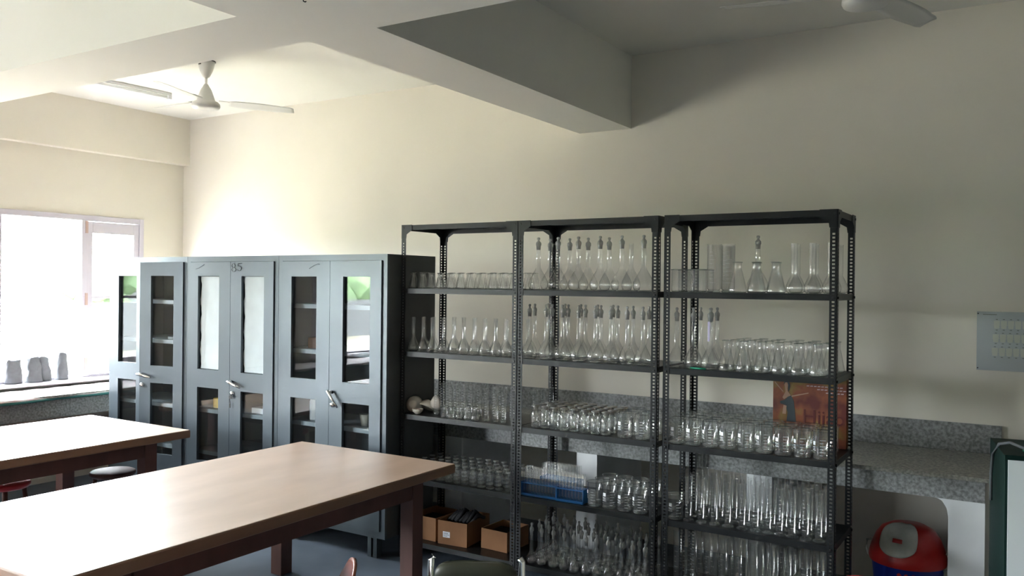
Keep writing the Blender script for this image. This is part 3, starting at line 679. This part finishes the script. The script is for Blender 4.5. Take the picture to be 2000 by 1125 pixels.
# porcelain mortars
MP = [(0, 0), (.022, 0), (.03, .006), (.052, .03), (.060, .055), (.057, .056), (.048, .032), (.025, .012), (0, .010)]
def mortar(x, y, z, rx, rz, sc, label, fill=False):
    t = thing('porcelain_mortar', label, 'mortar', (x, y, z), rz, 'porcelain mortars on the left rack', rx=rx)
    b = MB(); b.lathe([(r*sc, h*sc) for r, h in MP], 24); b.build('bowl', 'porcelain', t)
    if fill:
        c = MB(); c.lathe([(0, .046*sc), (.03*sc, .050*sc), (.053*sc, .046*sc)], 20); c.build('powder', 'red_in', t)
mortar(3.945, -1.185, Z3+.059, R(-100), R(25), .95, 'cream porcelain mortar lying on its side, leftmost on the left rack')
mortar(4.00, -1.08, Z3+.075, R(150), R(-15), .95, 'cream porcelain mortar upturned behind the filled one')
mortar(4.058, -1.13, Z3+.060, R(-80), R(-30), .9, 'cream porcelain mortar on its side next to the tall jars')
mortar(4.002, -1.205, Z3+.001, 0, 0, .62, 'small cream porcelain mortar holding dark red powder', True)

# cardboard cartons on the bottom shelf
def carton(x, y, w, d, h, rz, label, lab=False, fill=True):
    t = thing('cardboard_box', label, 'box', (x, y, Z5+.001), rz, 'open cartons on the left rack bottom shelf'); k = .004
    part('carton', 'card', t, (0, w, 0, k, 0, h), (0, w, d-k, d, 0, h), (0, k, k, d-k, 0, h), (w-k, w, k, d-k, 0, h), (k, w-k, k, d-k, 0, k))
    f = MB(); f.box(0, w, -.002, .001, h, h+.045, T((0, -.0, 0)) @ T((0, 0, h)) @ rot('X', R(24)) @ T((0, 0, -h))); 
    b = MB()
    b.box(w*.05, w*.95, d*.15, d*.85, h*.55, h*.75)
    b.build('contents', 'black', t)
    if lab:
        l = part('paper_label', 'white', t, (w*.18, w*.42, -.0012, -.0002, h*.30, h*.55))
        part('printed_lines', 'ink', l, (w*.20, w*.36, -.0018, -.0013, h*.47, h*.49), (w*.20, w*.40, -.0018, -.0013, h*.41, h*.425), (w*.20, w*.33, -.0018, -.0013, h*.35, h*.365))
    return t
carton(3.93, -1.18, .215, .26, .150, R(-2), 'brown cardboard box, mostly behind the table leg')
carton(4.172, -1.20, .215, .30, .150, R(5), 'brown cardboard box with a white paper label on front', True)
carton(4.455, -1.12, .20, .24, .125, R(-3), 'lower brown cardboard box at the right end of the bottom shelf')
rg = MB(); 
for k in range(9):
    rg.tube([(4.19+.02*k, -1.11+.01*(k % 3), .25), (4.22+.02*k, -1.05, .30+.008*(k % 4)), (4.27+.015*k, -.99, .27)], .012, 6)
tag(rg.build('black_tubing', 'black', None), 'black rubber tubing heaped in the labelled cardboard box', 'tubing')

# printed box with a woman and the word Hijab
hb = thing('printed_carton', 'orange printed carton showing a woman, behind the beakers', 'box', (6.205, -.862, Z3+.001), R(-1))
part('carton', 'poster', hb, (0, .385, 0, .05, 0, .365), bevel=.002)
fg = MB()
F = lambda poly, y=-.0012: fg.prism(poly, 0, .001, Matrix(((1, 0, 0, 0), (0, 0, 1, y), (0, 1, 0, 0), (0, 0, 0, 1))))
F([(.075, .12), (.125, .12), (.118, .19), (.112, .235), (.098, .262), (.082, .255), (.062, .235), (.040, .228), (.040, .215), (.070, .208), (.080, .17)])
F([(.058, .325), (.066, .345), (.085, .342), (.092, .32), (.09, .295), (.083, .28), (.080, .33), (.066, .332), (.058, .32)], -.0018)
fg.build('printed_dress', 'figdark', hb)
fg = MB()
F([(.062, .322), (.070, .333), (.078, .331), (.082, .318), (.078, .300), (.080, .285), (.098, .262), (.082, .255), (.060, .240), (.052, .25), (.068, .282), (.066, .300)], -.0022)
F([(.01, .335), (.055, .285), (.055, .278), (.008, .328)], -.0022); F([(.10, .262), (.19, .285), (.19, .280), (.10, .255)], -.0022); F([(.052, .16), (.072, .16), (.075, .205), (.058, .208)], -.0022)
fg.build('printed_figure', 'skin', hb)
hl = text('Hijab', .105, 'posterlet', hb, (.158, -.0015, .122), (R(90), 0, 0), 'printed_word', .0006)
fg = MB()
for (x0, x1, z) in ((.18, .37, .318), (.235, .37, .302), (.28, .36, .286)):
    x = x0
    while x < x1: F([(x, z), (x+.014, z+.001), (x+.014, z+.006), (x, z+.005)], -.0016); x += .019
fg.build('printed_text_lines', 'posterpink', hb)

# ------------------------------------------------------------------ wooden tables
def table(x0, x1, y0, y1, label):
    t = thing('wooden_table', label, 'table', (x0, y0, 0), 0, 'long wooden laboratory tables'); w = x1-x0; d = y1-y0
    part('tabletop', 'tabletop', t, (0.004, w-.004, .004, d-.004, .745, .76), bevel=.003)
    part('edge_band', 'tableedge', t, (0, .03, 0, d, .705, .7585), (w-.03, w, 0, d, .705, .7585), (.03, w-.03, 0, .03, .705, .7585), (.03, w-.03, d-.03, d, .705, .7585), (.03, w-.03, .03, d-.03, .71, .744), bevel=.008)
    i, k = .06, .025
    part('apron', 'tableleg', t, (i, i+k, .36, d-.32, .61, .705)); part('apron', 'tableleg', t, (w-i-k, w-i, .36, d-.32, .61, .705)); part('apron', 'tableleg', t, (i+.09, w-i-.09, .27, .27+k, .61, .705)); part('apron', 'tableleg', t, (i+.09, w-i-.09, d-.28-k, d-.28, .61, .705))
    for (lx, ly) in ((i, .26), (w-i-.09, .26), (i, d-.31), (w-i-.09, d-.31)):
        part('leg', 'tableleg', t, (lx, lx+.09, ly-.0, ly+.09, 0, .705), bevel=.004)
    return t
t2 = table(3.3915, 4.6163, -3.984, -1.632, 'long wooden laboratory table nearest the camera, glossy worn top')
t1 = table(1.284, 2.457, -4.12, -1.768, 'long wooden laboratory table near the window, behind the nearest one')

# ------------------------------------------------------------------ stools and chairs
def stool(x, y, m, label, h=.46, r=.15):
    t = thing('stool', label, 'stool', (x, y, 0), random.uniform(0, 1), 'stools under the tables')
    b = MB(); b.lathe([(0, h-.035), (r*.92, h-.035), (r, h-.02), (r, h-.006), (r*.94, h), (0, h)], 28); b.build('seat', m, t)
    for k in range(4):
        a = PI/4+k*PI/2; b = MB(); b.tube([(r*1.05*math.cos(a), r*1.05*math.sin(a), 0), (r*.72*math.cos(a), r*.72*math.sin(a), h-.03)], .014, 8); b.build('leg', 'tableleg', t)
    b = MB(); b.lathe([(r*.93-.006, .16), (r*.93+.006, .155), (r*.93+.006, .167), (r*.93-.006, .16)], 24); b.build('footring', 'tableleg', t)
stool(1.70, -2.62, 'chair_red', 'red topped stool under the table near the window')
stool(1.95, -2.02, 'tableleg', 'brown stool under the far end of the window table')
stool(1.62, -3.3, 'tableleg', 'brown stool under the window table, camera side of the red one')
def plastic_chair(x, y, rz, m, label, H=.80):
    t = thing('plastic_chair', label, 'chair', (x, y, 0), rz)
    def back(u, v):
        a = (u-.5)*1.5; half = .21*(1-.22*v**3)
        X = math.sin(a)/math.sin(.75)*half; Y = .20+.07*v-.10*(1-math.cos(a))
        edge = 1-.26*abs(2*u-1)**2.4*v
        return (X, Y, .43+(H-.43)*v*edge)
    b = MB(); b.grid(back, 25, 14); b.build('backrest', m, t, solid=.012)
    def seat(u, v):
        X = (u-.5)*.42; Y = (v-.5)*.42-.02; return (X, Y, .435-.018*math.sin(PI*u)*math.sin(PI*v)-.02*max(0, .15-v)*6)
    b = MB(); b.grid(seat, 12, 12); b.build('seat', m, t, solid=.014)
    for (sx, sy) in ((-1, -1), (1, -1), (-1, 1), (1, 1)):
        b = MB(); b.tube([(sx*.22, sy*.21, 0), (sx*.185, sy*.175-.01, .425)], [.016, .022], 8); b.build('leg', m, t)
plastic_chair(6.965, -2.135, R(178), 'chair_red', 'red moulded plastic chair in front of the right rack', .772)
plastic_chair(5.0, -3.29, R(-45), 'chair_brown', 'brown moulded plastic chair beside the nearest table', .70)
# padded chair with chrome frame
pc = thing('padded_chair', 'olive padded chair with chrome frame before the middle rack', 'chair', (5.68, -3.02, 0), R(28))
b = MB(); b.grid(lambda u, v: (.165*math.copysign(abs(math.cos(2*PI*u))**.55, math.cos(2*PI*u))*(1-.1*(2*v-1)**6), .20+.035*math.copysign(abs(math.sin(2*PI*u))**.7, math.sin(2*PI*u))*(1-.6*(2*v-1)**8), .50+.20*v-.02*abs(math.cos(2*PI*u))**3*v), 36, 14, True)
b.f.append([13*36+k for k in range(36)]); b.sm.append(True); b.f.append(list(range(36))[::-1]); b.sm.append(True); b.build('backrest', 'olive', pc)
b = MB(); b.box(-.2, .2, -.22, .17, .42, .47); b.build('seat', 'olive', pc, bevel=.02)
for sx in (-1, 1):
    b = MB(); b.tube([(sx*.18, .24, 0), (sx*.18, .20, .40), (sx*.18, .215, .70), (sx*.17, .218, .712)], .013, 10); b.build('frame_tube', 'chrome', pc)
    b = MB(); b.tube([(sx*.19, -.22, 0), (sx*.185, -.19, .43)], .012, 10); b.build('leg', 'chrome', pc)

# ------------------------------------------------------------------ swing bin under the counter
bn = thing('swing_bin', 'blue plastic bin with red lid and dirty white flap', 'bin', (6.84, -.44, 0), R(-12))
b = MB(); b.lathe([(0, 0), (.145, 0), (.155, .01), (.185, .29), (.19, .30), (.18, .30), (.15, .02), (0, .02)], 32); b.build('bin_body', 'bin_blue', bn)
b = MB(); b.lathe([(.196, .285), (.20, .30), (.196, .33), (.185, .37), (.165, .42), (.135, .462), (.09, .485), (0, .49)], 36); b.build('lid', 'bin_red', bn)
def flap(u, v):
    a = R(-90)+(u-.5)*R(86)*(1-.35*(1-v)**1.5); 
    prof = [(.1955, .345), (.187, .37), (.167, .42), (.138, .464), (.092, .488), (.03, .494)]
    s_ = v*5; k = min(4, int(s_)); f_ = s_-k
    r_ = prof[k][0]*(1-f_)+prof[k+1][0]*f_; z_ = prof[k][1]*(1-f_)+prof[k+1][1]*f_
    z_ += .03*(abs(2*u-1)**2.5)*(1-v); r2 = r_+.003-.02*(abs(2*u-1)**2.5)*(1-v)*.5
    return (r2*math.cos(a), r2*math.sin(a), z_)
b = MB(); b.grid(flap, 18, 12); fl = b.build('flap', 'bin_white', bn, solid=.003)
b = MB(); b.grid(lambda u, v: ((.172-.010*v)*math.cos(R(-97)+u*R(17)), (.178-.010*v)*math.sin(R(-97)+u*R(17)), .418+.02*v), 6, 3); b.build('flap_sticker', 'bin_red', fl, solid=.002)
for sx in (-1, 1):
    b = MB(); b.tube([(sx*.198, 0, .365), (sx*.222, 0, .355), (sx*.226, 0, .31), (sx*.215, 0, .275), (sx*.186, 0, .27)], .007, 8); b.build('clip', 'bin_white', bn)
b = MB(); b.grid(lambda u, v: ((.176+.004*v)*math.cos(R(-88)+u*R(28)), (.176+.004*v)*math.sin(R(-88)+u*R(28)), .20+.06*v), 8, 3); st = b.build('body_sticker', 'bin_red', bn, solid=.002)

# ------------------------------------------------------------------ green cabinet with white front at the right edge
gc = thing('green_cabinet', 'dark green steel cabinet with white front at right edge', 'cabinet', (7.326, -1.30, 0), R(9))
part('body', 'teal', gc, (0, .60, .004, .50, 0, 1.06), bevel=.003)
part('front_panel', 'board', gc, (.012, .588, -.006, .003, .02, 1.045))
part('front_strip', 'teal', gc, (0.0, .60, -.008, .003, 1.045, 1.066)); part('inner_panel', 'teal', gc, (.085, .56, -.010, -.0065, .05, .80)); part('inner_panel', 'teal', gc, (.085, .56, -.010, -.0065, .822, .87))
tag(part('paper_pile', 'paper', None, (7.42, 7.75, -1.05, -.80, 1.063, 1.075), (7.40, 7.72, -1.03, -.83, 1.0755, 1.085)), 'loose white papers lying on the green cabinet', 'papers')
b = MB(); b.box(7.39, 7.70, -1.14, -1.08, 1.0615, 1.066); tag(b.build('green_folder', 'green', None), 'green folder lying on the dark green cabinet', 'folder')
b = MB(); cp = [(7.29+.09*t_, -1.10+.03*math.sin(t_*5), 1.075+.018*math.sin(t_*PI)) if False else (0, 0, 0) for t_ in (0, 1)]
cp = [(7.262, -1.02, .80), (7.262, -1.03, .93), (7.270, -1.04, 1.02), (7.295, -1.07, 1.075), (7.34, -1.10, 1.09), (7.39, -1.13, 1.076), (7.44, -1.17, 1.071), (7.52, -1.2, 1.071)]
b.tube(cp, .007, 8); tag(b.build('power_cable', 'bag', None), 'grey cable looping over the corner of green cabinet', 'cable')

# laminated sheet on the wall
ls = thing('laminated_sheet', 'grey glossy laminated sheet of printed glass cups on wall', 'poster', (7.139, -.004, 1.325), 0)
part('sheet', 'sheet', ls, (0, .55, -.004, 0, 0, .337))
for r_ in range(3):
    cb_ = MB(); db = MB(); z = .085+.078*r_
    for k in range(10):
        x = .10+.035*k-.004*(2-r_)
        cb_.prism([(x-.012, z), (x+.012, z), (x+.015, z+.03), (x+.015, z+.045), (x-.015, z+.045), (x-.015, z+.03)], 0, .0006, Matrix(((1, 0, 0, 0), (0, 0, 1, -.0048), (0, 1, 0, 0), (0, 0, 0, 1))))
        cb_.box(x-.02, x+.02, -.0046, -.0041, z+.02, z+.022)
        for zz in (z-.008, z+.052): db.box(x-.005, x+.005, -.0052, -.0041, zz-.002, zz+.002)
    cb_.build('printed_cups', 'sheet2', ls); db.build('printed_captions', 'sheetdot', ls)
part('printed_heading', 'sheetdot', ls, (.03, .10, -.005, -.0041, .318, .322))
for (x, z) in ((.006, .325), (.006, .012)):
    b = MB(); b.lathe([(0, 0), (.004, 0), (.003, .003), (0, .004)], 8, T((x, -.0041, z)) @ rot('X', R(90)), False); b.build('pin', 'fandark', ls)

# ------------------------------------------------------------------ ceiling fans and tube light
def fan(x, y, zc, ang, label, ry=0, rx=0):
    f = thing('ceiling_fan', label, 'fan', (x, y, ZC), 0, 'white ceiling fans'); dz = zc-ZC
    b = MB(); b.lathe([(0, -.001), (.062, -.001), (.064, -.006), (.058, -.03), (.046, -.075), (.026, -.115), (.014, -.125), (0, -.125)], 28); b.build('canopy', 'fan', f)
    b = MB(); b.lathe([(.0655, -.0012), (.068, -.0012), (.068, -.007), (.0655, -.007)], 28); b.box(-.012, .012, -.0615, -.0545, -.035, -.028); b.build('canopy_gap', 'fandark', f)
    b = MB(); b.cyl(0, 0, dz+.10, -.115, .0095, 12); b.build('down_rod', 'fan', f)
    m = empty('motor_group') if False else None
    b = MB(); b.lathe([(0, dz+.145), (.014, dz+.145), (.022, dz+.13), (.040, dz+.10), (.058, dz+.05), (.066, dz+.025), (.066, dz+.018), (.088, dz+.012), (.102, dz-.002), (.104, dz-.02), (.095, dz-.036), (.06, dz-.045), (0, dz-.047)], 32); mo = b.build('motor', 'fan', f)
    if rx or ry: pass
    for k in range(3):
        a = R(ang+120*k); mx = T((0, 0, dz+.030)) @ rot('Y', ry) @ rot('Z', a)
        b = MB(); b.box(.09, .20, -.022, .022, -.004, .0, mx); b.build('blade_bracket', 'fan', f)
        def bl(u, v):
            xx = .165+.475*u; wd = .058+.012*math.sin(PI*min(1, u*1.15)); 
            if u > .93: wd *= 1-(u-.93)*3.0
            if u < .08: wd *= .72+u*3.5
            t_ = (v-.5)*2
            return (xx+(.010*t_*u), t_*wd, -.012+.004*(1-t_*t_)-t_*wd*math.tan(R(11)))
        b = MB(); b.grid(bl, 22, 7, mtx=mx); b.build('blade', 'fan', f, solid=.0025)
fan(2.154, -1.43, 3.115, 54, 'white ceiling fan in the bright bay above the cabinets', ry=R(2.5))
fan(6.755, -1.43, 3.12, 72, 'white ceiling fan in the dim bay above the right rack')
tl = thing('tube_light', 'slim white tube light fitting on the ceiling near the window', 'light', (.95, -1.48, ZC-.001), R(90-4))
part('housing', 'tube', tl, (-.60, .60, -.016, .016, -.022, 0), bevel=.004)
b = MB(); b.lathe([(0, -.56), (.013, -.56), (.013, .56), (0, .56)], 14, T((0, -.0, -.040)) @ rot('Y', R(90))); b.build('tube', 'tube', tl)
part('end_cap', 'tube', tl, (-.60, -.57, -.014, .014, -.055, -.022)); part('end_cap', 'tube', tl, (.57, .60, -.014, .014, -.055, -.022))
b = MB(); b.tube([(4.95, -3.17, 2.9115), (4.95, -3.17, 2.906), (4.955, -3.165, 2.903), (4.96, -3.165, 2.905)], .003, 6); tag(b.build('ceiling_hook', 'fandark', None), 'small dark metal hook under the main ceiling beam', 'hook')
